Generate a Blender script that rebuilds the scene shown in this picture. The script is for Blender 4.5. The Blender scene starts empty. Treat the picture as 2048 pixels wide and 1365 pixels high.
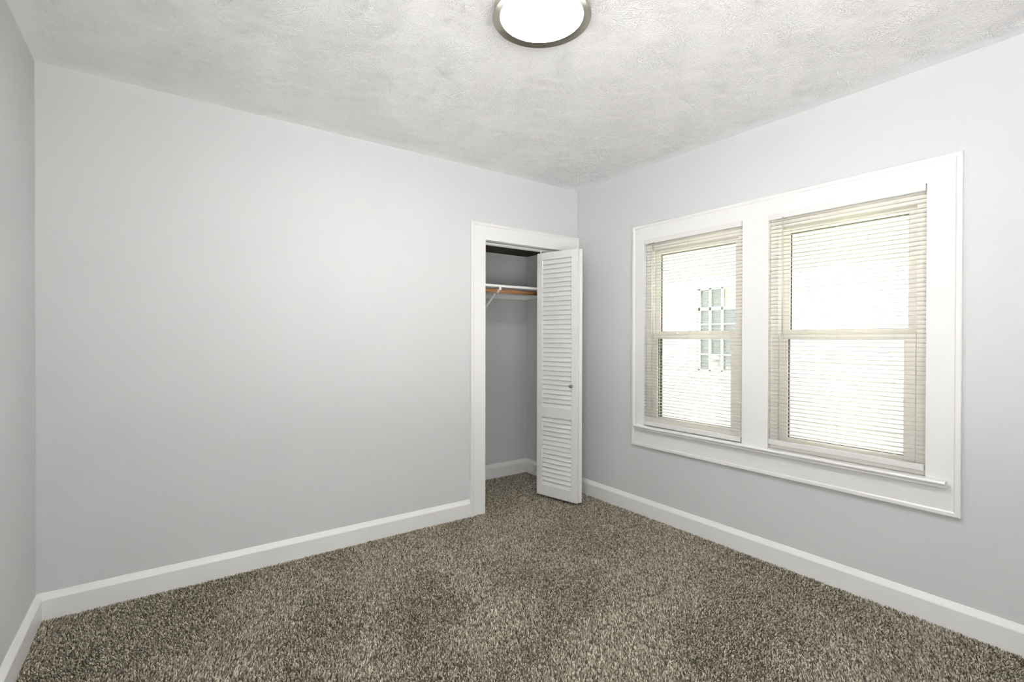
import bpy, bmesh, math, random
import numpy as np
from mathutils import Vector, Matrix

random.seed(4)
SC = bpy.context.scene
COL = SC.collection

# ------------------------------------------------------------------ camera
YAW, PITCH, ROLL = 0.6200, -0.0056, 0.0020
CAM = Vector((-2.8719, -3.0689, 1.2938))
fwd = Vector((math.sin(YAW) * math.cos(PITCH), math.cos(YAW) * math.cos(PITCH), math.sin(PITCH)))
rt = fwd.cross(Vector((0, 0, 1))).normalized()
up = rt.cross(fwd)
r2 = rt * math.cos(ROLL) + up * math.sin(ROLL)
u2 = -rt * math.sin(ROLL) + up * math.cos(ROLL)
cd = bpy.data.cameras.new('camera')
cam = bpy.data.objects.new('camera', cd)
COL.objects.link(cam)
m = Matrix.Identity(4)
for i in range(3):
    m[i][0], m[i][1], m[i][2], m[i][3] = r2[i], u2[i], -fwd[i], CAM[i]
cam.matrix_world = m
cd.sensor_fit = 'HORIZONTAL'
cd.sensor_width = 36.0
cd.lens = 974.2277 / 2048 * 36.0
cd.clip_start = 0.02
SC.camera = cam

# ------------------------------------------------------------------ light and exposure
LAMP_STRENGTH = 72.0
SUN_STRENGTH = 165.0
SKY_STRENGTH = 3.1
SC.view_settings.view_transform = 'Standard'
SC.view_settings.look = 'None'
SC.view_settings.gamma = 1.0
SC.view_settings.exposure = 0.29
SC.view_settings.use_curve_mapping = False
w = bpy.data.worlds.new('overcast_sky')
SC.world = w
w.use_nodes = True
bg = w.node_tree.nodes['Background']
bg.inputs[0].default_value = (1.0, 0.985, 0.975, 1)
bg.inputs[1].default_value = SKY_STRENGTH
sd = bpy.data.lights.new('sun', 'SUN')
sd.energy = SUN_STRENGTH
sd.angle = math.radians(2)
sd.color = (1.0, 0.975, 0.955)
so_ = bpy.data.objects.new('sun', sd)
so_.rotation_euler = (math.radians(-28), math.radians(0), math.radians(0))   # high over the closet side of the house
so_.location = (0, 6, 8)
COL.objects.link(so_)
SC.cycles.max_bounces = 14
SC.cycles.diffuse_bounces = 8
SC.cycles.transparent_max_bounces = 24
SC.cycles.sample_clamp_indirect = 8.0

# ------------------------------------------------------------------ sizes of the room
H = 2.55           # ceiling
W = 3.35           # back wall, from the right corner (x = 0) to the left wall
L = 3.75           # length towards the wall behind the camera
T = 0.14           # outer wall
BT = 0.12          # closet wall
DX0, DX1, DZ = -0.936, -0.125, 2.023          # closet opening
CY = 0.711         # closet back wall
CX = -1.35         # closet left wall
CZ = 2.085         # closet ceiling
WZ0, WZ1 = 0.655, 2.010                       # window openings
WIN = [(-1.475, -0.735), (-2.352, -1.632)]    # (near end, far end) in y

# ------------------------------------------------------------------ helpers
def nt(name):
    mt = bpy.data.materials.new(name)
    mt.use_nodes = True
    t = mt.node_tree
    return mt, t, t.nodes['Principled BSDF']

def N(t, kind, **kw):
    n = t.nodes.new(kind)
    for k, v in kw.items():
        if k in ('operation', 'noise_dimensions', 'feature', 'data_type', 'blend_type', 'attribute_name', 'distance', 'voronoi_dimensions', 'interpolation_type'):
            setattr(n, k, v)
    return n

def paint(name, col, rough=0.5, bump=0.0, scale=60, var=0.02, spec=0.4):
    mt, t, b = nt(name)
    tc = N(t, 'ShaderNodeTexCoord')
    no = N(t, 'ShaderNodeTexNoise')
    no.inputs['Scale'].default_value = scale
    no.inputs['Detail'].default_value = 4
    t.links.new(tc.outputs['Object'], no.inputs['Vector'])
    lo = N(t, 'ShaderNodeTexNoise')
    lo.inputs['Scale'].default_value = 2.3
    t.links.new(tc.outputs['Object'], lo.inputs['Vector'])
    mx = N(t, 'ShaderNodeMix', data_type='RGBA')
    mx.inputs[6].default_value = tuple(c * (1 - var) for c in col) + (1,)
    mx.inputs[7].default_value = tuple(min(1, c * (1 + var)) for c in col) + (1,)
    t.links.new(lo.outputs['Fac'], mx.inputs[0])
    t.links.new(mx.outputs[2], b.inputs['Base Color'])
    b.inputs['Roughness'].default_value = rough
    b.inputs['Specular IOR Level'].default_value = spec
    if bump:
        bp = N(t, 'ShaderNodeBump')
        bp.inputs['Strength'].default_value = bump
        bp.inputs['Distance'].default_value = 0.002
        t.links.new(no.outputs['Fac'], bp.inputs['Height'])
        t.links.new(bp.outputs['Normal'], b.inputs['Normal'])
    return mt

M = {}
M['wall'] = paint('grey_wall_paint', (0.596, 0.604, 0.617), 0.55, 0.10, 90, 0.008, 0.3)
M['trim'] = paint('white_gloss_trim_paint', (0.775, 0.775, 0.765), 0.30, 0.12, 24, 0.01, 0.5)
M['door'] = paint('white_door_paint', (0.77, 0.77, 0.755), 0.38, 0.06, 40, 0.01, 0.45)
M['vinyl'] = paint('cream_vinyl', (0.93, 0.905, 0.855), 0.35, 0, 30, 0.01, 0.5)
M['hinge'] = paint('white_hinge_metal', (0.74, 0.74, 0.73), 0.3, 0, 30, 0.01, 0.6)
M['shelf'] = paint('white_shelf_paint', (0.84, 0.84, 0.83), 0.4, 0.05, 40, 0.01, 0.4)
M['closet_ceiling'] = paint('dark_brown_closet_ceiling', (0.05, 0.045, 0.035), 0.9, 0.1, 40, 0.1, 0.1)  # closet ceiling in dark brown
M['gap'] = paint('dark_slot_shade_and_strips', (0.06, 0.06, 0.055), 0.8, 0, 30, 0.02, 0.1)  # groove shade put into the colour, also used on gasket and outer frame
M['siding'] = paint('white_siding_paint', (0.60, 0.605, 0.59), 0.6, 0.05, 30, 0.02, 0.3)
M['frieze'] = paint('pale_green_siding_paint', (0.37, 0.385, 0.32), 0.6, 0.05, 30, 0.02, 0.3)
M['concrete'] = paint('pale_concrete', (0.60, 0.60, 0.595), 0.8, 0.3, 30, 0.1, 0.2)
M['grass'] = paint('green_grass', (0.045, 0.065, 0.025), 0.9, 0.6, 60, 0.2, 0.1)
M['curtain'] = paint('pale_yellow_curtain', (0.70, 0.66, 0.40), 0.8, 0.1, 30, 0.05, 0.1)
M['dark_pane'] = paint('dark_glass_pane', (0.13, 0.15, 0.14), 0.1, 0, 30, 0.1, 0.5)
M['cord'] = paint('white_cord', (0.80, 0.78, 0.74), 0.6, 0, 60, 0.01, 0.2)
M['black'] = paint('black_cable_rubber', (0.03, 0.03, 0.03), 0.5, 0, 60, 0.01, 0.3)

def metal(name, col, rough):
    mt, t, b = nt(name)
    b.inputs['Base Color'].default_value = col + (1,)
    b.inputs['Metallic'].default_value = 1
    tc = N(t, 'ShaderNodeTexCoord')
    no = N(t, 'ShaderNodeTexNoise')
    no.inputs['Scale'].default_value = 80
    t.links.new(tc.outputs['Object'], no.inputs['Vector'])
    mr = N(t, 'ShaderNodeMapRange')
    mr.inputs['To Min'].default_value = rough * 0.8
    mr.inputs['To Max'].default_value = rough * 1.2
    t.links.new(no.outputs['Fac'], mr.inputs['Value'])
    t.links.new(mr.outputs['Result'], b.inputs['Roughness'])
    return mt
M['nickel'] = metal('brushed_nickel', (0.47, 0.45, 0.40), 0.28)
M['ring_nickel'] = metal('radially_brushed_nickel', (0.46, 0.44, 0.385), 0.36)
_t = M['ring_nickel'].node_tree; _b = _t.nodes['Principled BSDF']
_b.inputs['Anisotropic'].default_value = 0.85
_tn = N(_t, 'ShaderNodeTangent'); _tn.direction_type = 'RADIAL'; _tn.axis = 'Z'
_t.links.new(_tn.outputs[0], _b.inputs['Tangent'])
M['knob'] = metal('aged_pewter_metal', (0.30, 0.28, 0.24), 0.3)
M['steel'] = metal('dull_zinc_steel', (0.45, 0.45, 0.42), 0.4)

# ceiling: brushed "stomp" plaster, fans of ridges round scattered centres
mt, t, b = nt('stomped_white_ceiling')
b.inputs['Base Color'].default_value = (0.93, 0.925, 0.935, 1)
b.inputs['Roughness'].default_value = 0.55
b.inputs['Specular IOR Level'].default_value = 0.35
tc = N(t, 'ShaderNodeTexCoord')
wn = N(t, 'ShaderNodeTexNoise'); wn.inputs['Scale'].default_value = 9; wn.inputs['Detail'].default_value = 2
t.links.new(tc.outputs['Object'], wn.inputs['Vector'])
wsub = N(t, 'ShaderNodeVectorMath', operation='SUBTRACT'); wsub.inputs[1].default_value = (0.5, 0.5, 0.5)
t.links.new(wn.outputs['Color'], wsub.inputs[0])
wsc = N(t, 'ShaderNodeVectorMath', operation='SCALE'); wsc.inputs['Scale'].default_value = 0.05
t.links.new(wsub.outputs[0], wsc.inputs[0])
wad = N(t, 'ShaderNodeVectorMath', operation='ADD')
t.links.new(tc.outputs['Object'], wad.inputs[0]); t.links.new(wsc.outputs[0], wad.inputs[1])
flat = N(t, 'ShaderNodeVectorMath', operation='MULTIPLY'); flat.inputs[1].default_value = (1, 1, 0)
t.links.new(wad.outputs[0], flat.inputs[0])
def fan(scale, off, seed):
    mp = N(t, 'ShaderNodeVectorMath', operation='ADD'); mp.inputs[1].default_value = off
    t.links.new(flat.outputs[0], mp.inputs[0])
    vo = N(t, 'ShaderNodeTexVoronoi', voronoi_dimensions='2D')
    vo.inputs['Scale'].default_value = scale
    t.links.new(mp.outputs[0], vo.inputs['Vector'])
    d = N(t, 'ShaderNodeVectorMath', operation='SUBTRACT')
    t.links.new(mp.outputs[0], d.inputs[0]); t.links.new(vo.outputs['Position'], d.inputs[1])
    s = N(t, 'ShaderNodeSeparateXYZ'); t.links.new(d.outputs[0], s.inputs[0])
    a = N(t, 'ShaderNodeMath', operation='ARCTAN2')
    t.links.new(s.outputs['Y'], a.inputs[0]); t.links.new(s.outputs['X'], a.inputs[1])
    ln = N(t, 'ShaderNodeVectorMath', operation='LENGTH'); t.links.new(d.outputs[0], ln.inputs[0])
    am = N(t, 'ShaderNodeMath', operation='MULTIPLY'); am.inputs[1].default_value = 9
    t.links.new(a.outputs[0], am.inputs[0])
    lm = N(t, 'ShaderNodeMath', operation='MULTIPLY'); lm.inputs[1].default_value = 34
    t.links.new(ln.outputs['Value'], lm.inputs[0])
    sc = N(t, 'ShaderNodeSeparateColor'); t.links.new(vo.outputs['Color'], sc.inputs[0])
    zm = N(t, 'ShaderNodeMath', operation='MULTIPLY'); zm.inputs[1].default_value = 37 + seed
    t.links.new(sc.outputs[0], zm.inputs[0])
    cx = N(t, 'ShaderNodeCombineXYZ')
    t.links.new(am.outputs[0], cx.inputs[0]); t.links.new(lm.outputs[0], cx.inputs[1]); t.links.new(zm.outputs[0], cx.inputs[2])
    no = N(t, 'ShaderNodeTexNoise'); no.inputs['Scale'].default_value = 1.0; no.inputs['Detail'].default_value = 1.5
    t.links.new(cx.outputs[0], no.inputs['Vector'])
    ab = N(t, 'ShaderNodeMath', operation='SUBTRACT'); ab.inputs[1].default_value = 0.5
    t.links.new(no.outputs['Fac'], ab.inputs[0])
    a2 = N(t, 'ShaderNodeMath', operation='ABSOLUTE'); t.links.new(ab.outputs[0], a2.inputs[0])
    mr = N(t, 'ShaderNodeMapRange', interpolation_type='SMOOTHSTEP')
    mr.inputs['From Min'].default_value = 0.0; mr.inputs['From Max'].default_value = 0.085
    mr.inputs['To Min'].default_value = 1; mr.inputs['To Max'].default_value = 0
    t.links.new(a2.outputs[0], mr.inputs['Value'])
    fo = N(t, 'ShaderNodeMapRange')
    fo.inputs['From Min'].default_value = 0.01; fo.inputs['From Max'].default_value = 0.05
    t.links.new(ln.outputs['Value'], fo.inputs['Value'])
    mu = N(t, 'ShaderNodeMath', operation='MULTIPLY')
    t.links.new(mr.outputs[0], mu.inputs[0]); t.links.new(fo.outputs[0], mu.inputs[1])
    return mu
f1 = fan(6.0, (0, 0, 0), 0)
f2 = fan(7.6, (0.37, 0.81, 0), 5)
mx = N(t, 'ShaderNodeMath', operation='MAXIMUM')
t.links.new(f1.outputs[0], mx.inputs[0]); t.links.new(f2.outputs[0], mx.inputs[1])
pn = N(t, 'ShaderNodeTexNoise'); pn.inputs['Scale'].default_value = 3.5; pn.inputs['Detail'].default_value = 3
t.links.new(tc.outputs['Object'], pn.inputs['Vector'])
pr = N(t, 'ShaderNodeMapRange'); pr.inputs['From Min'].default_value = 0.35; pr.inputs['From Max'].default_value = 0.6
pr.inputs['To Min'].default_value = 0.5; pr.inputs['To Max'].default_value = 1.0
t.links.new(pn.outputs['Fac'], pr.inputs['Value'])
# smoother band along the walls
sp = N(t, 'ShaderNodeSeparateXYZ'); t.links.new(tc.outputs['Object'], sp.inputs[0])
def edge(sock, at, sgn):
    s1 = N(t, 'ShaderNodeMath', operation='SUBTRACT'); s1.inputs[1].default_value = at
    t.links.new(sock, s1.inputs[0])
    s2 = N(t, 'ShaderNodeMath', operation='MULTIPLY'); s2.inputs[1].default_value = sgn
    t.links.new(s1.outputs[0], s2.inputs[0])
    r = N(t, 'ShaderNodeMapRange'); r.inputs['From Min'].default_value = 0.03; r.inputs['From Max'].default_value = 0.11
    r.inputs['To Min'].default_value = 0.15
    t.links.new(s2.outputs[0], r.inputs['Value'])
    return r
e1 = edge(sp.outputs['X'], 0, -1); e2 = edge(sp.outputs['Y'], 0, -1); e3 = edge(sp.outputs['X'], -W, 1)
cur = mx
for e in (pr, e1, e2, e3):
    q = N(t, 'ShaderNodeMath', operation='MULTIPLY')
    t.links.new(cur.outputs[0], q.inputs[0]); t.links.new(e.outputs[0], q.inputs[1]); cur = q
fn = N(t, 'ShaderNodeTexNoise'); fn.inputs['Scale'].default_value = 120; fn.inputs['Detail'].default_value = 3
t.links.new(tc.outputs['Object'], fn.inputs['Vector'])
fm = N(t, 'ShaderNodeMath', operation='MULTIPLY'); fm.inputs[1].default_value = 0.12
t.links.new(fn.outputs['Fac'], fm.inputs[0])
su = N(t, 'ShaderNodeMath', operation='ADD')
t.links.new(cur.outputs[0], su.inputs[0]); t.links.new(fm.outputs[0], su.inputs[1])
bp = N(t, 'ShaderNodeBump'); bp.inputs['Strength'].default_value = 1.0; bp.inputs['Distance'].default_value = 0.0027
t.links.new(su.outputs[0], bp.inputs['Height']); t.links.new(bp.outputs['Normal'], b.inputs['Normal'])
M['ceiling'] = mt

# carpet: backing and pile (fibre colours come from a per-tuft attribute)
mt, t, b = nt('brown_carpet_pile')
at = N(t, 'ShaderNodeAttribute', attribute_name='fibre')
t.links.new(at.outputs['Color'], b.inputs['Base Color'])
b.inputs['Roughness'].default_value = 0.85
b.inputs['Specular IOR Level'].default_value = 0.25
M['pile'] = mt
M['backing'] = paint('carpet_backing', (0.10, 0.085, 0.065), 0.95, 0.4, 200, 0.2, 0.1)

# oak rod
mt, t, b = nt('stained_wooden_rod')
tc = N(t, 'ShaderNodeTexCoord')
mp = N(t, 'ShaderNodeMapping'); mp.inputs['Scale'].default_value = (3, 60, 60)
t.links.new(tc.outputs['Object'], mp.inputs[0])
no = N(t, 'ShaderNodeTexNoise'); no.inputs['Scale'].default_value = 1.5; no.inputs['Detail'].default_value = 5
t.links.new(mp.outputs[0], no.inputs['Vector'])
cr = N(t, 'ShaderNodeValToRGB')
cr.color_ramp.elements[0].position = 0.3; cr.color_ramp.elements[0].color = (0.235, 0.10, 0.038, 1)
cr.color_ramp.elements[1].position = 0.7; cr.color_ramp.elements[1].color = (0.40, 0.205, 0.092, 1)
t.links.new(no.outputs['Fac'], cr.inputs[0]); t.links.new(cr.outputs[0], b.inputs['Base Color'])
b.inputs['Roughness'].default_value = 0.45
M['rod'] = mt

# blind slats: thin cream vinyl that lets some daylight through
mt, t, b = nt('cream_blind_slat')
b.inputs['Base Color'].default_value = (0.94, 0.93, 0.895, 1)
b.inputs['Roughness'].default_value = 0.4
tr = N(t, 'ShaderNodeBsdfTranslucent'); tr.inputs['Color'].default_value = (0.85, 0.80, 0.68, 1)
ms = N(t, 'ShaderNodeMixShader'); ms.inputs[0].default_value = 0.28
t.links.new(b.outputs[0], ms.inputs[1]); t.links.new(tr.outputs[0], ms.inputs[2])
t.links.new(ms.outputs[0], t.nodes['Material Output'].inputs[0])
M['slat'] = mt

# clear wand plastic
mt, t, b = nt('clear_wand_plastic')
b.inputs['Base Color'].default_value = (0.86, 0.86, 0.84, 1)
b.inputs['Roughness'].default_value = 0.15
b.inputs['Transmission Weight'].default_value = 0.35
M['wand'] = mt

# window glass
mt, t, b = nt('window_glass')
t.nodes.remove(b)
tr = N(t, 'ShaderNodeBsdfTransparent'); tr.inputs[0].default_value = (0.98, 0.98, 0.98, 1)
gl = N(t, 'ShaderNodeBsdfGlossy'); gl.inputs['Roughness'].default_value = 0.02
ge = N(t, 'ShaderNodeNewGeometry')      # reflection rises towards grazing angles, the same from both sides of the pane
dt = N(t, 'ShaderNodeVectorMath', operation='DOT_PRODUCT')
t.links.new(ge.outputs['Normal'], dt.inputs[0]); t.links.new(ge.outputs['Incoming'], dt.inputs[1])
da = N(t, 'ShaderNodeMath', operation='ABSOLUTE'); t.links.new(dt.outputs['Value'], da.inputs[0])
di = N(t, 'ShaderNodeMath', operation='SUBTRACT'); di.inputs[0].default_value = 1.0; t.links.new(da.outputs[0], di.inputs[1])
dp = N(t, 'ShaderNodeMath', operation='POWER'); dp.inputs[1].default_value = 5.0; t.links.new(di.outputs[0], dp.inputs[0])
fr = N(t, 'ShaderNodeMath', operation='MULTIPLY_ADD'); fr.inputs[1].default_value = 0.92; fr.inputs[2].default_value = 0.03
t.links.new(dp.outputs[0], fr.inputs[0])
ms = N(t, 'ShaderNodeMixShader')
t.links.new(fr.outputs[0], ms.inputs[0]); t.links.new(tr.outputs[0], ms.inputs[1]); t.links.new(gl.outputs[0], ms.inputs[2])
t.links.new(ms.outputs[0], t.nodes['Material Output'].inputs[0])
M['glass'] = mt

# lamp diffuser
mt, t, b = nt('glowing_lamp_diffuser')
t.nodes.remove(b)
em = N(t, 'ShaderNodeEmission'); em.inputs[0].default_value = (1.0, 0.985, 0.95, 1); em.inputs[1].default_value = LAMP_STRENGTH
t.links.new(em.outputs[0], t.nodes['Material Output'].inputs[0])
M['lamp'] = mt

class MB:
    """collects vertices and faces, then links them as one mesh object"""
    def __init__(s):
        s.v = []; s.f = []
    def add(s, vs, fs):
        o = len(s.v)
        s.v += [tuple(v) for v in vs]
        s.f += [tuple(i + o for i in f) for f in fs]
        return s
    def box(s, a, b):
        x0, x1 = sorted((a[0], b[0])); y0, y1 = sorted((a[1], b[1])); z0, z1 = sorted((a[2], b[2]))
        return s.add([(x0, y0, z0), (x1, y0, z0), (x1, y1, z0), (x0, y1, z0), (x0, y0, z1), (x1, y0, z1), (x1, y1, z1), (x0, y1, z1)],
                     [(0, 3, 2, 1), (4, 5, 6, 7), (0, 1, 5, 4), (1, 2, 6, 5), (2, 3, 7, 6), (3, 0, 4, 7)])
    def prism(s, prof, place, a, b):
        """prof: closed 2-D outline; place(u, v, t) -> 3-D point; swept from t = a to t = b"""
        n = len(prof)
        vs = [place(u, v, a) for u, v in prof] + [place(u, v, b) for u, v in prof]
        fs = [(i, (i + 1) % n, n + (i + 1) % n, n + i) for i in range(n)]
        fs += [tuple(range(n))[::-1], tuple(range(n, 2 * n))]
        return s.add(vs, fs)
    def sweep(s, prof, ends):
        """prof outline swept between per-vertex end functions: ends[k](u, v) -> point"""
        n = len(prof); vs = []; fs = []
        for e in ends:
            vs += [e(u, v) for u, v in prof]
        for k in range(len(ends) - 1):
            fs += [(k * n + i, k * n + (i + 1) % n, (k + 1) * n + (i + 1) % n, (k + 1) * n + i) for i in range(n)]
        fs += [tuple(range(n))[::-1], tuple((len(ends) - 1) * n + i for i in range(n))]
        return s.add(vs, fs)
    def tube(s, p, q, r, n=12, r1=None):
        p = Vector(p); q = Vector(q); d = (q - p).normalized()
        a = d.orthogonal().normalized(); c = d.cross(a)
        r1 = r if r1 is None else r1
        vs = [p + (a * math.cos(2 * math.pi * i / n) + c * math.sin(2 * math.pi * i / n)) * r for i in range(n)]
        vs += [q + (a * math.cos(2 * math.pi * i / n) + c * math.sin(2 * math.pi * i / n)) * r1 for i in range(n)]
        return s.add(vs, [(i, (i + 1) % n, n + (i + 1) % n, n + i) for i in range(n)] + [tuple(range(n))[::-1], tuple(range(n, 2 * n))])
    def lathe(s, prof, c, axis=Vector((0, 0, 1)), n=64):
        """prof: [(radius, height)] revolved about axis through c"""
        axis = Vector(axis).normalized(); a = axis.orthogonal().normalized(); e = axis.cross(a); c = Vector(c)
        vs = []; fs = []
        for r, h in prof:
            for i in range(n):
                an = 2 * math.pi * i / n
                vs.append(c + axis * h + (a * math.cos(an) + e * math.sin(an)) * max(r, 1e-5))
        for k in range(len(prof) - 1):
            fs += [(k * n + i, k * n + (i + 1) % n, (k + 1) * n + (i + 1) % n, (k + 1) * n + i) for i in range(n)]
        return s.add(vs, fs)
    def build(s, name, mat, parent=None, bevel=0, smooth=False, loc=None):
        me = bpy.data.meshes.new(name)
        off = Vector(loc) if loc is not None else Vector((0, 0, 0))
        me.from_pydata([tuple(Vector(v) - off) for v in s.v], [], s.f)
        bm = bmesh.new(); bm.from_mesh(me); bmesh.ops.recalc_face_normals(bm, faces=bm.faces); bm.to_mesh(me); bm.free()
        me.materials.append(M[mat])
        if smooth:
            me.polygons.foreach_set('use_smooth', [True] * len(me.polygons))
        o = bpy.data.objects.new(name, me)
        COL.objects.link(o)
        if parent is not None:
            o.parent = parent
            o.location = off - ROOT[parent.name]
            ROOT[o.name] = off
        else:
            o.location = off
            ROOT[o.name] = off
        if bevel:
            md = o.modifiers.new('bevel', 'BEVEL'); md.width = bevel; md.segments = 2; md.limit_method = 'ANGLE'; md.angle_limit = math.radians(40)
        return o

ROOT = {}      # world position of every object's origin (all unrotated)

def thing(name, label=None, cat=None, loc=(0, 0, 0), group=None, kind=None):
    o = bpy.data.objects.new(name, None)
    o.empty_display_size = 0.1
    COL.objects.link(o); o.location = loc; ROOT[o.name] = Vector(loc)
    return tag(o, label, cat, group, kind)

def tag(o, label=None, cat=None, group=None, kind=None):
    if label: o['label'] = label
    if cat: o['category'] = cat
    if group: o['group'] = group
    if kind: o['kind'] = kind
    return o

def struct(o, label, cat):
    return tag(o, label, cat, None, 'structure')

# ------------------------------------------------------------------ room shell
# floor and its carpet pile
fl = MB().box((-W - T, -L - T, -0.13), (T, CY + BT, -0.012)).build('floor', 'backing')
struct(fl, 'floor under the brown speckled wall-to-wall carpet', 'floor')

def carpet(parent):
    rng = np.random.default_rng(7)
    sp = 0.0060
    xs = np.arange(-W + 0.012, -0.010, sp); ys = np.arange(-L + 0.02, CY - 0.012, sp)
    X, Y = np.meshgrid(xs, ys); X = X.ravel(); Y = Y.ravel()
    X = X + rng.uniform(-.5, .5, X.size) * sp * 1.1; Y = Y + rng.uniform(-.5, .5, X.size) * sp * 1.1
    # inside the room, the closet opening or the closet
    keep = (Y < -0.012) & (X < -0.012) | ((Y >= -0.012) & (Y < BT) & (X > DX0 + 0.02) & (X < DX1 - 0.02)) | ((Y >= BT + 0.0) & (X > CX) & (X < -0.012))
    X, Y = X[keep], Y[keep]; n = X.size
    def lowf(fx, fy, ph):
        return np.sin(X * fx + Y * fy + ph)
    # vacuum swaths: the pile leans one way or the other in broad soft strokes
    u = X * 0.75 + Y * 0.66; v = -X * 0.66 + Y * 0.75
    gq = np.sin(u * 6.3 + 1.9 * np.sin(v * 3.1 + 0.5)) * np.sin(v * 7.7 - 0.8 + 1.6 * np.sin(u * 2.3))
    sw = 1.5 * gq + 0.55 * np.sin(v * 9.5 + 0.9 * np.sin(u * 2.1 + 1.0) + 0.7 * lowf(2.3, -1.2, 0.4)) + 0.6 * np.sin(v * 5.1 + u * 2.6 + 2.0) + 0.5 * lowf(-4.2, 6.3, 1.1)
    sw = np.tanh(sw * 0.9)
    la = 0.62 * sw + rng.normal(0, 0.35, n)            # lean towards / away from the door corner
    ang = rng.uniform(0, 2 * np.pi, n)
    rad = rng.uniform(0.0018, 0.0031, n)
    h = rng.uniform(0.008, 0.0150, n) + 0.0008 * sw
    base = np.stack([X, Y, np.full(n, -0.0125)], 1)
    lean = np.stack([la * fwd.x + rng.normal(0, .3, n), la * fwd.y + rng.normal(0, .3, n), np.zeros(n)], 1) * h[:, None] * 0.75
    tip = base + lean + np.stack([np.zeros(n), np.zeros(n), h], 1)
    V = np.zeros((n, 7, 3))
    for k in range(3):
        a = ang + k * 2 * np.pi / 3
        rr = np.stack([np.cos(a), np.sin(a), np.zeros(n)], 1) * rad[:, None]
        V[:, k] = base + rr * 0.7
        V[:, 3 + k] = base + lean * 0.55 + rr * 1.0 + np.stack([np.zeros(n), np.zeros(n), h * 0.66], 1)
    V[:, 6] = tip
    F4 = np.array([[0, 1, 4, 3], [1, 2, 5, 4], [2, 0, 3, 5]]); F3 = np.array([[3, 4, 6], [4, 5, 6], [5, 3, 6]])
    me = bpy.data.meshes.new('carpet_pile')
    off = (np.arange(n) * 7)[:, None, None]
    l4 = (F4[None] + off).reshape(n, -1); l3 = (F3[None] + off).reshape(n, -1)
    loops = np.concatenate([l4, l3], 1).ravel()
    me.vertices.add(n * 7); me.vertices.foreach_set('co', V.ravel())
    me.loops.add(loops.size); me.loops.foreach_set('vertex_index', loops.astype(np.int32))
    starts = (np.arange(n) * 21)[:, None] + np.array([0, 4, 8, 12, 15, 18])[None]
    me.polygons.add(n * 6); me.polygons.foreach_set('loop_start', starts.ravel().astype(np.int32))
    me.polygons.foreach_set('loop_total', np.tile([4, 4, 4, 3, 3, 3], n).astype(np.int32))
    me.update(calc_edges=True)
    # fibre colours: mixed beige, taupe and dark brown yarn
    pal = np.array([(0.46, 0.41, 0.33), (0.70, 0.645, 0.54), (0.21, 0.18, 0.135), (0.085, 0.072, 0.052), (0.33, 0.29, 0.225)])
    pick = rng.choice(5, n, p=[.24, .17, .25, .15, .19])
    c = pal[pick] * rng.uniform(0.85, 1.15, n)[:, None]
    C = np.ones((n, 7, 4)); C[:, :, :3] = c[:, None, :]
    ca = me.color_attributes.new('fibre', 'FLOAT_COLOR', 'POINT'); ca.data.foreach_set('color', C.ravel())
    me.materials.append(M['pile'])
    o = bpy.data.objects.new('carpet_pile', me); COL.objects.link(o)
    o.parent = parent; o['kind'] = 'stuff'; o['label'] = 'short brown and beige flecked carpet pile with vacuum strokes'
    return o
carpet(fl)

cl = MB().box((-W - T, -L - T, H), (T, BT, H + 0.15)).build('ceiling', 'ceiling')
struct(cl, 'white ceiling with fan-shaped brushed plaster texture', 'ceiling')

wb = MB()
wb.box((-W, 0, -0.02), (DX0 - 0.018, BT, H)).box((DX0 - 0.018, 0, DZ + 0.018), (DX1 + 0.018, BT, H)).box((DX1 + 0.018, 0, -0.02), (0, BT, H))
struct(wb.build('wall_back', 'wall'), 'long light grey wall with the closet opening at its right end', 'wall')

wr = MB()
(n2, f2_), (n1, f1_) = WIN[1], WIN[0]
Z = [(-0.02, WZ0, WZ1, H)]
wr.box((0, -L, -0.02), (T, n2, H)).box((0, f2_, -0.02), (T, n1, H)).box((0, f1_, -0.02), (T, CY + BT, H))
for a, c in WIN:
    wr.box((0, a, -0.02), (T, c, WZ0)).box((0, a, WZ1), (T, c, H))
struct(wr.build('wall_right', 'wall'), 'light grey wall on the right with the pair of windows', 'wall')
LWY0, LWY1, LZ0, LZ1 = -3.5, -2.3, 0.35, 2.2
wl = MB()
wl.box((-W - T, -L, -0.02), (-W, LWY0, H)).box((-W - T, LWY1, -0.02), (-W, BT, H)).box((-W - T, LWY0, -0.02), (-W, LWY1, LZ0)).box((-W - T, LWY0, LZ1), (-W, LWY1, H))
struct(wl.build('wall_left', 'wall'), 'light grey wall at the left edge', 'wall')

# wall behind the camera with a wide window added to let daylight in
FWX0, FWX1, FZ0, FZ1 = -3.20, -1.45, 0.40, 2.25
wf = MB()
wf.box((-W - T, -L - T, -0.02), (FWX0, -L, H)).box((FWX1, -L - T, -0.02), (T, -L, H))
wf.box((FWX0, -L - T, -0.02), (FWX1, -L, FZ0)).box((FWX0, -L - T, FZ1), (FWX1, -L, H))
struct(wf.build('wall_front', 'wall'), 'light grey wall behind the viewer with an added wide window', 'wall')

# closet shell
struct(MB().box((CX, CY, -0.02), (0, CY + BT, H)).build('wall_closet_back', 'wall'), 'grey back wall inside the closet', 'wall')
struct(MB().box((CX - BT, BT, -0.02), (CX, CY + BT, H)).build('wall_closet_left', 'wall'), 'grey left wall inside the closet', 'wall')
struct(MB().box((CX, BT, CZ), (0, CY, CZ + 0.04)).build('ceiling_closet', 'closet_ceiling'), 'dark low ceiling inside the closet', 'ceiling')

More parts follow.
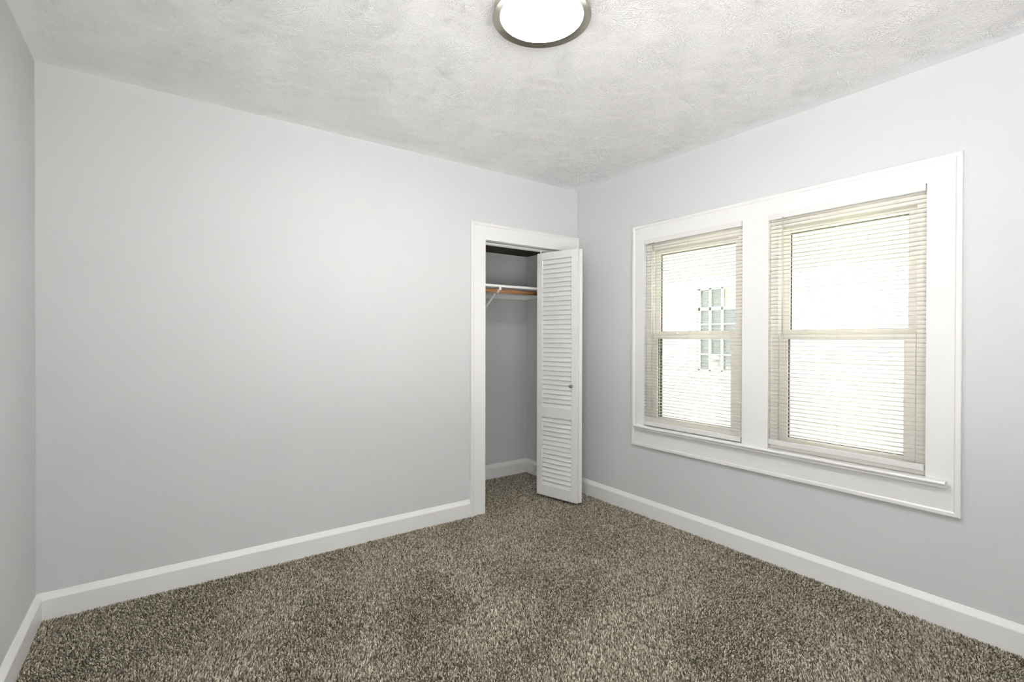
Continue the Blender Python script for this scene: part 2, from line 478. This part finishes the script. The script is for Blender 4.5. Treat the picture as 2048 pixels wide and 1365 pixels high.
# baseboards
BB = [(0, -0.012), (0.020, -0.012), (0.020, 0.089), (0.0185, 0.093), (0.004, 0.1165), (0, 0.119)]
def base_run(name, place, a, c, lab):
    """place(u, t): u out of the wall, t along it"""
    mb = MB()
    mb.sweep(BB, [lambda u, v: place(u, v, a(u)), lambda u, v: place(u, v, c(u))])
    return struct(mb.build(name, 'trim', bevel=0.0012), lab, 'baseboard')
base_run('baseboard_back', lambda u, v, t: (t, -u, v), lambda u: -W + u, lambda u: -1.0500, 'white baseboard along the long grey wall')
base_run('baseboard_right', lambda u, v, t: (-u, t, v), lambda u: -0.023, lambda u: -L + u, 'white baseboard under the windows')
base_run('baseboard_left', lambda u, v, t: (-W + u, t, v), lambda u: -u, lambda u: -L + u, 'white baseboard at the left edge')
base_run('baseboard_front', lambda u, v, t: (t, -L + u, v), lambda u: -W + u, lambda u: -u, 'white baseboard behind the viewer')
base_run('baseboard_closet_back', lambda u, v, t: (t, CY - u, v * 1.06), lambda u: CX, lambda u: -u, 'white baseboard on the closet back wall')
base_run('baseboard_closet_right', lambda u, v, t: (-u, t, v * 1.06), lambda u: CY - u, lambda u: BT, 'white baseboard on the closet side wall')

# ------------------------------------------------------------------ closet door casing and jamb
c = MB()
OX0, OX1, OZ = -1.0600, -0.0005, 2.146
# flat boards
c.box((OX0 + 0.02, -0.020, -0.012), (DX0, 0, DZ + 0.004)).box((DX1, -0.020, -0.012), (OX1 - 0.0, 0, DZ + 0.004))
c.box((OX0 + 0.02, -0.020, DZ), (OX1, 0, OZ - 0.01))
dc = c.build('trim_1', 'trim', bevel=0.0015)
struct(dc, 'white casing around the closet opening', 'door casing')
c = MB()
BAND = [(0, 0), (0, 0.026), (0.006, 0.029), (0.016, 0.027), (0.024, 0.0205), (0.024, 0)]   # u inwards from the outer edge, v out of the wall
c.sweep(BAND, [lambda u, v: (OX0 + u, -v, -0.012), lambda u, v: (OX0 + u, -v, OZ - u), lambda u, v: (OX1 - u, -v, OZ - u), lambda u, v: (OX1 - u, -v, -0.012)])
c.build('back_band', 'trim', dc)
j = MB()
j.box((DX0 - 0.018, 0, -0.012), (DX0, BT, DZ + 0.018)).box((DX1, 0, -0.012), (DX1 + 0.018, BT, DZ + 0.018))
j.box((DX0, 0, DZ), (DX1, BT, DZ + 0.018))
struct(j.build('trim_2', 'trim', bevel=0.001), 'white jamb lining the closet opening', 'door jamb')
tk = thing('door_track', 'white bifold track under the head of the closet opening', 'door track', (0, 0, 0))
tm = MB()
tm.box((DX0, 0.040, DZ - 0.016), (DX1, 0.044, DZ)).box((DX0, 0.080, DZ - 0.016), (DX1, 0.084, DZ)).box((DX0, 0.040, DZ - 0.003), (DX1, 0.084, DZ))
tm.build('channel', 'hinge', tk)
MB().box((DX0, 0.0445, DZ - 0.0045), (DX1, 0.0795, DZ - 0.0032)).build('slot_shade', 'gap', tk)  # dark sheet in the channel paints the shade of the open groove

# ------------------------------------------------------------------ bifold louvred door
A = Vector((-0.3823, 0.066, 0)); D1 = Vector((0.0893, -0.3807, 0)).normalized()
LEAF = 0.3925; TH = 0.027
N1 = Vector((-D1.y, D1.x, 0))     # from the front face of the first leaf through its thickness
if N1.x < 0: N1 = -N1
door = thing('door_1', 'white louvred bifold closet door folded open against the right jamb', 'door', (A.x, A.y, 0), None, 'structure')
Z0, Z1 = 0.020, 1.9865
def leaf(origin, d, nrm, name):
    """origin: free bottom corner on the outer face, d along the leaf, nrm through its thickness"""
    P = lambda u, v, z: origin + d * u + nrm * v + Vector((0, 0, z))
    fr = MB()
    def bx(u0, u1, z0, z1, v0=0, v1=TH):
        fr.add([P(u0, v0, z0), P(u1, v0, z0), P(u1, v1, z0), P(u0, v1, z0), P(u0, v0, z1), P(u1, v0, z1), P(u1, v1, z1), P(u0, v1, z1)],
               [(0, 3, 2, 1), (4, 5, 6, 7), (0, 1, 5, 4), (1, 2, 6, 5), (2, 3, 7, 6), (3, 0, 4, 7)])
    S = 0.0535
    bx(0, S, Z0, Z1); bx(LEAF - S, LEAF, Z0, Z1)
    zt = 1.9275; zm1, zm0 = 0.738, 0.6575; zb = 0.1045
    bx(S, LEAF - S, zt, Z1); bx(S, LEAF - S, zm0, zm1); bx(S, LEAF - S, Z0, zb)
    f = fr.build(name, 'door', door, bevel=0.0015)
    sl = MB(); pitch = 0.0373; tilt = math.radians(66); ch = 0.0405; tt = 0.0045
    for z0, z1 in ((zm1, zt), (zb, zm0)):
        k = int(round((z1 - z0) / pitch)); pp = (z1 - z0) / k
        for i in range(k):
            zc = z0 + pp * (i + 0.5)
            # slat: top edge leans inwards, bottom edge towards the room
            dz, dv = math.sin(tilt) * ch / 2, math.cos(tilt) * ch / 2
            nz, nv = math.cos(tilt) * tt / 2, math.sin(tilt) * tt / 2
            vc = TH / 2 + 0.0005
            q = [(vc - dv - nv, zc - dz + nz), (vc - dv + nv, zc - dz - nz), (vc + dv + nv, zc + dz - nz), (vc + dv - nv, zc + dz + nz)]
            q = [(a, min(max(b_, z0 + 0.0005), z1 - 0.0005)) for a, b_ in q]
            sl.prism(q, lambda a, b_, u: P(u, a, b_), S - 0.001, LEAF - S + 0.001)
    sl.build('louvre_slats', 'door', f)
    return P
P1 = leaf(A, D1, N1, 'door_leaf')
# second leaf, hinged at the fold and pivoting by the right jamb
HF = A + D1 * LEAF + N1 * (TH + 0.0018)
PV = Vector((-0.164, 0.075, 0))
d2 = (PV - HF); d2 = d2.normalized()
n2v = Vector((-d2.y, d2.x, 0));
if n2v.x < 0: n2v = -n2v
leaf(HF, d2, n2v, 'door_leaf')
for hz in (1.8125, 0.9957, 0.1854):
    hb = MB()
    c0 = A + D1 * (LEAF + 0.0012) + N1 * (TH + 0.0009)
    hb.tube(c0 + Vector((0, 0, hz - 0.024)), c0 + Vector((0, 0, hz + 0.024)), 0.0032, 10)
    e1_ = c0 - N1 * 0.014
    e2_ = c0 + n2v * 0.014
    for e in (e1_, e2_):
        dd = (e - c0)
        w_ = D1 * 0.0012
        hb.add([c0 + Vector((0, 0, hz - 0.022)), e + Vector((0, 0, hz - 0.022)), e + Vector((0, 0, hz + 0.022)), c0 + Vector((0, 0, hz + 0.022)),
                c0 + w_ + Vector((0, 0, hz - 0.022)), e + w_ + Vector((0, 0, hz - 0.022)), e + w_ + Vector((0, 0, hz + 0.022)), c0 + w_ + Vector((0, 0, hz + 0.022))],
               [(0, 1, 2, 3), (7, 6, 5, 4), (0, 4, 5, 1), (1, 5, 6, 2), (2, 6, 7, 3), (3, 7, 4, 0)])
    hb.build('hinge', 'hinge', door)
kc = P1(0.3488, 0, 0.9234)
kb = MB().lathe([(0.0, 0), (0.0085, 0), (0.0085, 0.002), (0.006, 0.003), (0.0045, 0.010), (0.008, 0.014), (0.0125, 0.018), (0.0138, 0.022), (0.0125, 0.026), (0.008, 0.0285), (0, 0.0293)], kc, -N1, 32)
tag(kb.build('door_knob', 'knob', door, smooth=True), 'small round dark metal knob')
gp = P1(0.028, TH / 2, Z1)
MB().tube(gp, gp + Vector((0, 0, 0.022)), 0.005, 12).tube(gp + Vector((0, 0, 0.012)), gp + Vector((0, 0, 0.020)), 0.010, 16).build('guide_roller', 'hinge', door)

# ------------------------------------------------------------------ closet fittings
SZ = 1.702; SY = 0.145
shf = MB().box((CX, SY, SZ), (-0.001, CY, SZ + 0.0185)).build('closet_shelf', 'shelf', bevel=0.001)
tag(shf, 'white shelf board above the hanging rod in the closet', 'shelf')
ck = MB()
ck.box((CX, CY - 0.019, SZ - 0.041), (0, CY, SZ)).box((-0.019, SY + 0.01, SZ - 0.041), (0, CY - 0.019, SZ))
tag(ck.build('shelf_cleat', 'shelf', bevel=0.001), 'white cleat boards fixed to the closet walls below the shelf', 'shelf support')
RY, RZ = 0.222, 1.679
rod = MB().tube((CX, RY, RZ), (-0.020, RY, RZ), 0.0172, 24).build('hanging_rod', 'rod', smooth=False)
rod.data.polygons.foreach_set('use_smooth', [len(p.vertices) == 4 for p in rod.data.polygons])
tag(rod, 'brown wooden hanging rod under the closet shelf', 'closet rod')
BX = -0.672
br = thing('shelf_bracket', 'white metal shelf and rod bracket holding up the wooden rod', 'bracket', (BX, CY, 1.4))
bm_ = MB()
# hook strap round the rod
ring = []
for i in range(15):
    a = math.radians(150 + i * 15)
    ring.append((math.cos(a), math.sin(a)))
vs = []; fs = []
for cy, cz in ring:
    for rr in (0.0176, 0.0205):
        for xx in (-0.009, 0.009):
            vs.append((BX + xx, RY + cy * rr, RZ + cz * rr))
for i in range(len(ring) - 1):
    o = i * 4
    for a_, b_ in ((0, 1), (1, 3), (3, 2), (2, 0)):
        fs.append((o + a_, o + b_, o + 4 + b_, o + 4 + a_))
bm_.add(vs, fs)
bm_.build('rod_hook', 'hinge', br)
MB().box((BX - 0.010, SY + 0.03, SZ - 0.004), (BX + 0.010, CY - 0.021, SZ - 0.0005)).box((BX - 0.010 - 0.016, SY + 0.008, SZ - 0.022), (BX - 0.006, SY + 0.011, SZ)).build('arm', 'hinge', br)
g = MB()
y0_, z0_ = 0.243, 1.668; y1_, z1_ = 0.700, 1.31
dv = Vector((0, y1_ - y0_, z1_ - z0_)).normalized(); nn = Vector((0, -dv.z, dv.y)) * 0.002
pa, pb = Vector((BX, y0_, z0_)), Vector((BX, y1_, z1_))
for sx in (0,):
    q = []
    for p_ in (pa, pb):
        for xx, s_ in ((-0.010, -1), (0.010, -1), (0.010, 1), (-0.010, 1)):
            q.append(p_ + Vector((xx, 0, 0)) + nn * s_)
    g.add(q, [(0, 1, 2, 3), (7, 6, 5, 4), (0, 4, 5, 1), (1, 5, 6, 2), (2, 6, 7, 3), (3, 7, 4, 0)])
g.build('brace', 'hinge', br)
MB().box((BX - 0.010, CY - 0.0035, 1.28), (BX + 0.010, CY, SZ - 0.042)).build('wall_plate', 'hinge', br)

# ------------------------------------------------------------------ window casing (one frame around both windows)
CA, CB = -2.4750, -0.6230        # near and far outer edges in y
CZ0, CZ1 = 0.5015, 2.1225
c = MB()
def yz(y0, y1, z0, z1, t=0.020):
    c.box((-t, y0, z0), (0, y1, z1))
yz(CA + 0.02, WIN[1][0], CZ0 + 0.02, CZ1 - 0.02); yz(WIN[0][1], CB - 0.02, CZ0 + 0.02, CZ1 - 0.02)
yz(WIN[1][1], WIN[0][0], WZ0 - 0.0005, WZ1)
yz(WIN[1][0], WIN[0][1], WZ1, CZ1 - 0.02); yz(WIN[1][0], WIN[0][1], CZ0 + 0.02, WZ0 - 0.02)
wc = c.build('trim_3', 'trim')
struct(wc, 'wide white casing framing both windows', 'window casing')
c = MB()
B2 = [(0, 0), (0, 0.022), (0.004, 0.0245), (0.018, 0.0245), (0.024, 0.0205), (0.024, 0)]
c.sweep(B2, [lambda u, v: (-v, CA + u, CZ0 + u), lambda u, v: (-v, CA + u, CZ1 - u), lambda u, v: (-v, CB - u, CZ1 - u), lambda u, v: (-v, CB - u, CZ0 + u), lambda u, v: (-v, CA + u, CZ0 + u)])
c.build('back_band', 'trim', wc)
# sill board with a rounded nose, notched round the casing
s_ = MB()
ST = 0.6600
nose = [(0.0, ST), (-0.048, ST), (-0.056, ST - 0.003), (-0.060, ST - 0.009), (-0.058, ST - 0.015), (-0.052, ST - 0.0185), (-0.0505, ST - 0.022), (-0.049, ST - 0.030), (0.0, ST - 0.030)]
s_.prism(nose, lambda u, v, t_: (u, t_, v), -2.430, -0.667)
for a_, b_ in WIN:
    s_.box((-0.01, a_, ST - 0.028), (0.135, b_, ST))
struct(s_.build('trim_4', 'trim', bevel=0.001), 'white rounded window sill running below both windows', 'window sill')

# ------------------------------------------------------------------ the two windows
def window(idx, ya, yb, lab):
    """double-hung vinyl window; ya near end, yb far end"""
    o = thing('window_%d' % idx, lab, 'window', (0.05, (ya + yb) / 2, WZ0), None, 'structure')
    F = 0.043
    # outer frame (jamb liners, head, sill) with stepped tracks
    f = MB()
    zb = ST + 0.0
    for y0, y1 in ((ya, ya + F), (yb - F, yb)):
        f.box((0.008, y0, zb), (0.125, y1, WZ1))
    f.box((0.008, ya + F, WZ1 - 0.080), (0.125, yb - F, WZ1)); f.box((0.008, ya + F, zb), (0.125, yb - F, zb + 0.028))
    fo = f.build('window_frame', 'vinyl', o, bevel=0.001)
    tr_ = MB()      # tracks between the sashes
    for y0, y1 in ((ya + F, ya + F + 0.006), (yb - F - 0.006, yb - F)):
        tr_.box((0.046, y0, zb + 0.028), (0.050, y1, WZ1 - 0.080)); tr_.box((0.084, y0, zb + 0.028), (0.090, y1, WZ1 - 0.080))
    tr_.build('sash_track', 'vinyl', fo)
    cv = MB()
    zt = WZ1 - 0.08
    def sash(name, x0, x1, z0, z1, rail_b, rail_t, stile):
        s = MB(); g0, g1 = ya + F + 0.003, yb - F - 0.003
        s.box((x0, g0, z0), (x1, g0 + stile, z1)).box((x0, g1 - stile, z0), (x1, g1, z1))
        s.box((x0, g0 + stile, z0), (x1, g1 - stile, z0 + rail_b)).box((x0, g0 + stile, z1 - rail_t), (x1, g1 - stile, z1))
        so = s.build(name, 'vinyl', o, bevel=0.0018)
        xm = (x0 + x1) / 2
        MB().box((xm - 0.002, g0 + stile - 0.006, z0 + rail_b - 0.006), (xm + 0.002, g1 - stile + 0.006, z1 - rail_t + 0.006)).build('pane', 'glass', so)
        # dark glazing gasket round the pane
        gs = MB(); e = 0.0025
        ga, gb, gc, gd = g0 + stile, g1 - stile, z0 + rail_b, z1 - rail_t
        gs.box((xm - 0.006, ga, gc), (xm + 0.006, ga + e, gd)).box((xm - 0.006, gb - e, gc), (xm + 0.006, gb, gd))
        gs.box((xm - 0.006, ga + e, gc), (xm + 0.006, gb - e, gc + e * .6)).box((xm - 0.006, ga + e, gd - e * .6), (xm + 0.006, gb - e, gd))
        gs.build('gasket', 'gap', so)
        return so
    sash('upper_sash', 0.054, 0.082, 1.302, zt - 0.004, 0.044, 0.026, 0.040)
    lo = sash('lower_sash', 0.014, 0.044, zb + 0.0285, 1.325, 0.044, 0.034, 0.046)
    # dark frame strips outside the lower sash
    k = MB()
    for y0, y1 in ((ya + F + 0.004, ya + F + 0.024), (yb - F - 0.024, yb - F - 0.004)):
        k.box((0.096, y0, zb + 0.03), (0.104, y1, 1.33))
    k.box((0.096, ya + F + 0.024, zb + 0.03), (0.104, yb - F - 0.024, zb + 0.045)).box((0.096, ya + F + 0.024, 1.315), (0.104, yb - F - 0.024, 1.33))
    sc_ = k.build('dark_outer_frame', 'gap', o)
    # sash locks on the meeting rail
    for f_ in (0.30, 0.62):
        yc = yb - (yb - ya) * f_
        MB().box((0.022, yc - 0.026, 1.3255), (0.040, yc + 0.026, 1.336)).build('sash_lock', 'vinyl', lo, bevel=0.002)
    return o
window(1, WIN[0][0], WIN[0][1], 'left double-hung window of the pair, nearest the closet')
window(2, WIN[1][0], WIN[1][1], 'right double-hung window of the pair, farther from the closet')

# ------------------------------------------------------------------ mini blinds
def blind(ya, yb, zrail, lab, railz0, rail_h, wand_y):
    g = 0.004
    o = thing('mini_blind', lab, 'window blind', (-0.014, (ya + yb) / 2, WZ1), 'cream mini blinds in the two windows')
    y0, y1 = ya + g, yb - g
    hx0, hx1 = -0.0290, -0.0015
    # head rail: folded channel with end caps
    hr = MB().box((hx0, y0, 1.977), (hx1, y1, 2.0085)).build('headrail', 'blindrail', o, bevel=0.0012)
    MB().box((hx0 - 0.001, y0 - 0.0012, 1.976), (hx1 - 0.001, y0 + 0.006, 2.0092)).build('end_cap', 'blindrail', hr, bevel=0.001)
    MB().box((hx0 - 0.001, y1 - 0.006, 1.976), (hx1 - 0.001, y1 + 0.0012, 2.0092)).build('end_cap', 'blindrail', hr, bevel=0.001)
    for yy in (y0 + 0.088, y1 - 0.088):
        MB().box((hx0 - 0.0012, yy - 0.010, 1.9735), (hx0 + 0.004, yy + 0.010, 1.9768)).build('clip', 'steel', hr)
    # slats: crowned strips, 25 mm wide
    pitch = 0.0216; zt = 1.9645; n = int((zt - (zrail + 0.008)) / pitch) + 1
    xc = -0.0145; half = 0.0122; tilt = math.radians(3)
    vs = []; fs = []; seg = 6
    rnd = random.Random(3)
    for i in range(n):
        zc = zt - i * pitch + rnd.uniform(-.0004, .0004)
        b0 = len(vs); tl = tilt + rnd.uniform(-0.02, 0.02)
        for yy in (y0 + 0.0015, y1 - 0.0015):
            for k in range(seg + 1):
                s = -1 + 2 * k / seg
                u = half * s; v = 0.0020 * (1 - s * s)
                vs.append((xc + u * math.cos(tl), yy, zc + v + u * math.sin(tl)))
        for k in range(seg):
            fs.append((b0 + k, b0 + k + 1, b0 + seg + 2 + k, b0 + seg + 1 + k))
    sm = MB().add(vs, fs).build('slats', 'slat', o, smooth=True)
    md = sm.modifiers.new('thickness', 'SOLIDIFY'); md.thickness = 0.0006; md.offset = 0
    # bottom rail
    MB().box((xc - 0.0125, y0 + 0.001, railz0), (xc + 0.0115, y1 - 0.001, railz0 + rail_h)).build('bottom_rail', 'blindrail', o, bevel=0.003)
    # ladder cords
    for f_ in (0.16, 0.5, 0.84):
        yc = yb - (yb - ya) * f_
        lc = MB()
        for xx in (xc - half - 0.0006, xc + half + 0.0006):
            lc.tube((xx, yc, railz0 + 0.004), (xx, yc, 1.977), 0.0005, 5)
        lc.tube((xc, yc + 0.010, railz0 + 0.004), (xc, yc + 0.010, 1.977), 0.0006, 5)
        lc.build('ladder_cord', 'cord', o)
    # tilt wand with its hook
    wd = MB().tube((-0.034, wand_y, 1.963), (-0.0345, wand_y - 0.001, 1.312), 0.0034, 8).tube((-0.0345, wand_y - 0.001, 1.312), (-0.0345, wand_y - 0.001, 1.288), 0.0052, 8, 0.0046)
    wd = wd.build('tilt_wand', 'wand', o, smooth=True)
    MB().tube((-0.0335, wand_y, 1.962), (-0.0335, wand_y, 1.978), 0.0016, 8).tube((-0.0335, wand_y, 1.978), (-0.024, wand_y, 1.981), 0.0016, 8).box((-0.036, wand_y - 0.005, 1.972), (-0.030, wand_y + 0.005, 1.980)).build('wand_hook', 'steel', wd)
    return o
M['blindrail'] = paint('cream_blind_rail', (0.70, 0.695, 0.68), 0.4, 0, 30, 0.01, 0.4)
blind(WIN[0][0], WIN[0][1], 0.705, 'cream mini blind in the left window, nearest the closet', 0.6655, 0.030, -0.822)
blind(WIN[1][0], WIN[1][1], 0.718, 'cream mini blind in the right window, farther from the closet', 0.6850, 0.030, -1.716)

# ------------------------------------------------------------------ ceiling lamp
lc_ = (-1.698, -1.615, H)
lp = thing('ceiling_lamp', 'round flush ceiling lamp with a brushed nickel ring, switched on', 'ceiling lamp', lc_)
# height measured downwards from the ceiling
MB().lathe([(0.150, 0.0), (0.180, 0.0), (0.184, 0.003), (0.1855, 0.010), (0.1865, 0.026), (0.1877, 0.0330), (0.1880, 0.0355), (0.1868, 0.0375), (0.1845, 0.0378), (0.183, 0.0368), (0.160, 0.0325), (0.1582, 0.0320), (0.1578, 0.031), (0.157, 0.020)], lc_, (0, 0, -1), 96).build('ring', 'ring_nickel', lp, smooth=True, loc=lc_)
MB().lathe([(0.1577, 0.0313), (0.150, 0.0317), (0.12, 0.0320), (0.06, 0.0322), (0.0, 0.0322)], lc_, (0, 0, -1), 96).build('diffuser', 'lamp', lp, smooth=True)

# ------------------------------------------------------------------ outside: ground and the house next door
gr = MB().box((-0.5, -16, -0.75), (12, 14, -0.60)).build('ground', 'grass')
struct(gr, 'mown grass between the two houses', 'ground')
struct(MB().box((-16, -16, -0.75), (-0.5, 14, -0.60)).build('added_pavement', 'concrete'), 'unseen pale concrete paving added to bounce sunlight up to the ceiling', 'added_pavement')  # pale ground out of view, added to throw sunlight up through the windows
NX = 4.0
struct(MB().box((0.6, 3.4, -0.6), (NX + 3, 7.5, 11.5)).build('wall_sun_blocker', 'siding'), 'unseen tall block added to shade the ground between the two houses', 'building')  # unseen block, added to keep the sun off the alley
hs = thing('neighboring_house', 'white clapboard house seen through the window blinds', 'house', (NX, 0, -0.6))
# lap siding, stopped by a corner board left of the window
def lap(x0, ya, yb, za, zb, step, name, mat):
    mb = MB(); z = za
    while z < zb - 1e-4:
        z1 = min(z + step, zb)
        mb.add([(x0 - 0.016, ya, z), (x0 - 0.016, yb, z), (x0 - 0.002, yb, z1), (x0 - 0.002, ya, z1), (x0, ya, z), (x0, yb, z), (x0, yb, z1), (x0, ya, z1)],
               [(0, 1, 2, 3), (0, 4, 5, 1), (7, 6, 5, 4), (3, 2, 6, 7), (0, 3, 7, 4), (1, 5, 6, 2)])
        z = z1
    return mb.build(name, mat, hs)
WY0, WY1, NZ0, NZ1 = 0.50, 1.505, 0.79, 2.075
yc_ = 1.744
lap(NX, yc_, 9.0, -0.6, 2.235, 0.20, 'siding', 'siding')
lap(NX, -9.0, WY0 - 0.1, -0.6, 2.235, 0.20, 'siding', 'siding')
lap(NX, -9.0, 9.0, 2.235, 4.2, 0.20, 'upper_siding', 'frieze')
MB().box((NX, -9, -0.6), (NX + 0.2, WY0, 4.2)).box((NX, WY1, -0.6), (NX + 0.2, 9, 4.2)).box((NX, WY0, -0.6), (NX + 0.2, WY1, NZ0)).box((NX, WY0, NZ1), (NX + 0.2, WY1, 4.2)).build('wall', 'siding', hs)
MB().box((NX - 0.022, WY1 + 0.1, -0.6), (NX, yc_, 2.235)).box((NX - 0.020, WY0 - 0.1, -0.6), (NX, WY1 + 0.1, 0.66)).box((NX - 0.020, WY0 - 0.1, 2.18), (NX, WY1 + 0.1, 2.235)).build('flat_board', 'siding', hs)
MB().box((NX - 0.028, -9, 2.225), (NX, 9, 2.25)).build('trim_strip', 'siding', hs)
MB().box((NX - 0.6, -9, 4.2), (NX + 3, 9, 4.3)).build('eave', 'siding', hs)
nw = MB()
nw.box((NX - 0.035, WY0 - 0.1, 0.70), (NX, WY0, 2.18)).box((NX - 0.035, WY1, 0.70), (NX, WY1 + 0.1, 2.18)).box((NX - 0.035, WY0, NZ1), (NX, WY1, 2.18)).box((NX - 0.06, WY0 - 0.12, 0.69), (NX, WY1 + 0.12, NZ0 - 0.03)).box((NX - 0.045, WY0 - 0.12, 2.15), (NX, WY1 + 0.12, 2.18))
nwo = nw.build('window', 'siding', hs)
s2 = MB()
s2.box((NX + 0.02, WY0, 1.735), (NX + 0.06, WY1, 1.785))
s2.box((NX + 0.02, WY0, NZ0 - 0.03), (NX + 0.06, WY1, NZ0 + 0.02)).box((NX + 0.02, WY0, NZ1 - 0.02), (NX + 0.06, WY1, NZ1))
for yy in (WY0 + 0.02, 0.72, 1.098, 1.30, WY1 - 0.02):
    s2.box((NX + 0.02, yy - 0.018, NZ0), (NX + 0.05, yy + 0.018, NZ1))
for zz in (1.05, 1.29, 1.52):
    s2.box((NX + 0.025, WY0, zz - 0.010), (NX + 0.045, WY1, zz + 0.010))
s2.build('sash', 'siding', nwo)
MB().box((NX + 0.055, WY0, NZ0), (NX + 0.065, WY1, NZ1)).build('pane', 'dark_pane', nwo)
MB().box((NX + 0.052, WY0, 1.785), (NX + 0.054, 1.07, NZ1)).build('curtain', 'curtain', nwo)
# capped white vent post in front of the neighbour's window
vp = thing('vent_pipe', 'white post with a domed cap in front of the house next door', 'vent pipe', (3.4, 0.92, -0.6))
vy, vx = 0.83, 3.4
MB().lathe([(0.052, 0), (0.052, 1.60), (0.0, 1.60)], (vx, vy, -0.6), (0, 0, 1), 24).build('pipe', 'siding', vp, smooth=True)
MB().lathe([(0.0, 0.0), (0.105, 0.0), (0.105, 0.012), (0.065, 0.016), (0.058, 0.035), (0.035, 0.055), (0.0, 0.062)], (vx, vy, 1.005), (0, 0, 1), 24).build('cap', 'siding', vp)

# unseen windows added for daylight: one behind the viewer, one in the left wall
def added_window(idx, lab, place, a0, a1, z0, z1):
    """place(a, v, z): a along the wall, v outwards through it"""
    wo = thing('window_%d' % idx, lab, 'window', tuple(place((a0 + a1) / 2, 0, z0)), None, 'structure')
    fw = MB()
    def bx(a, b_, v0, v1, za, zb_):
        fw.box(place(a, v0, za), place(b_, v1, zb_))
    am = (a0 + a1) / 2
    for p, q in ((a0, a0 + 0.05), (a1 - 0.05, a1), (am - 0.03, am + 0.03)):
        bx(p, q, 0.04, 0.10, z0, z1)
    bx(a0, a1, 0.04, 0.10, z0, z0 + 0.05); bx(a0, a1, 0.04, 0.10, z1 - 0.05, z1)
    bx(a0 - 0.1, a1 + 0.1, -0.02, 0, z0 - 0.1, z0); bx(a0 - 0.1, a1 + 0.1, -0.02, 0, z1, z1 + 0.1)
    bx(a0 - 0.1, a0, -0.02, 0, z0, z1); bx(a1, a1 + 0.1, -0.02, 0, z0, z1)
    fw.build('window_frame', 'trim', wo, bevel=0.002)
    MB().box(place(a0 + 0.04, 0.068, z0 + 0.04), place(a1 - 0.04, 0.072, z1 - 0.04)).build('pane', 'glass', wo)
added_window(3, 'unseen wide window added behind the viewer for daylight', lambda a, v, z: (a, -L - v, z), FWX0, FWX1, FZ0, FZ1)
added_window(4, 'unseen wide window added in the left wall for daylight', lambda a, v, z: (-W - v, a, z), LWY0, LWY1, LZ0, LZ1)
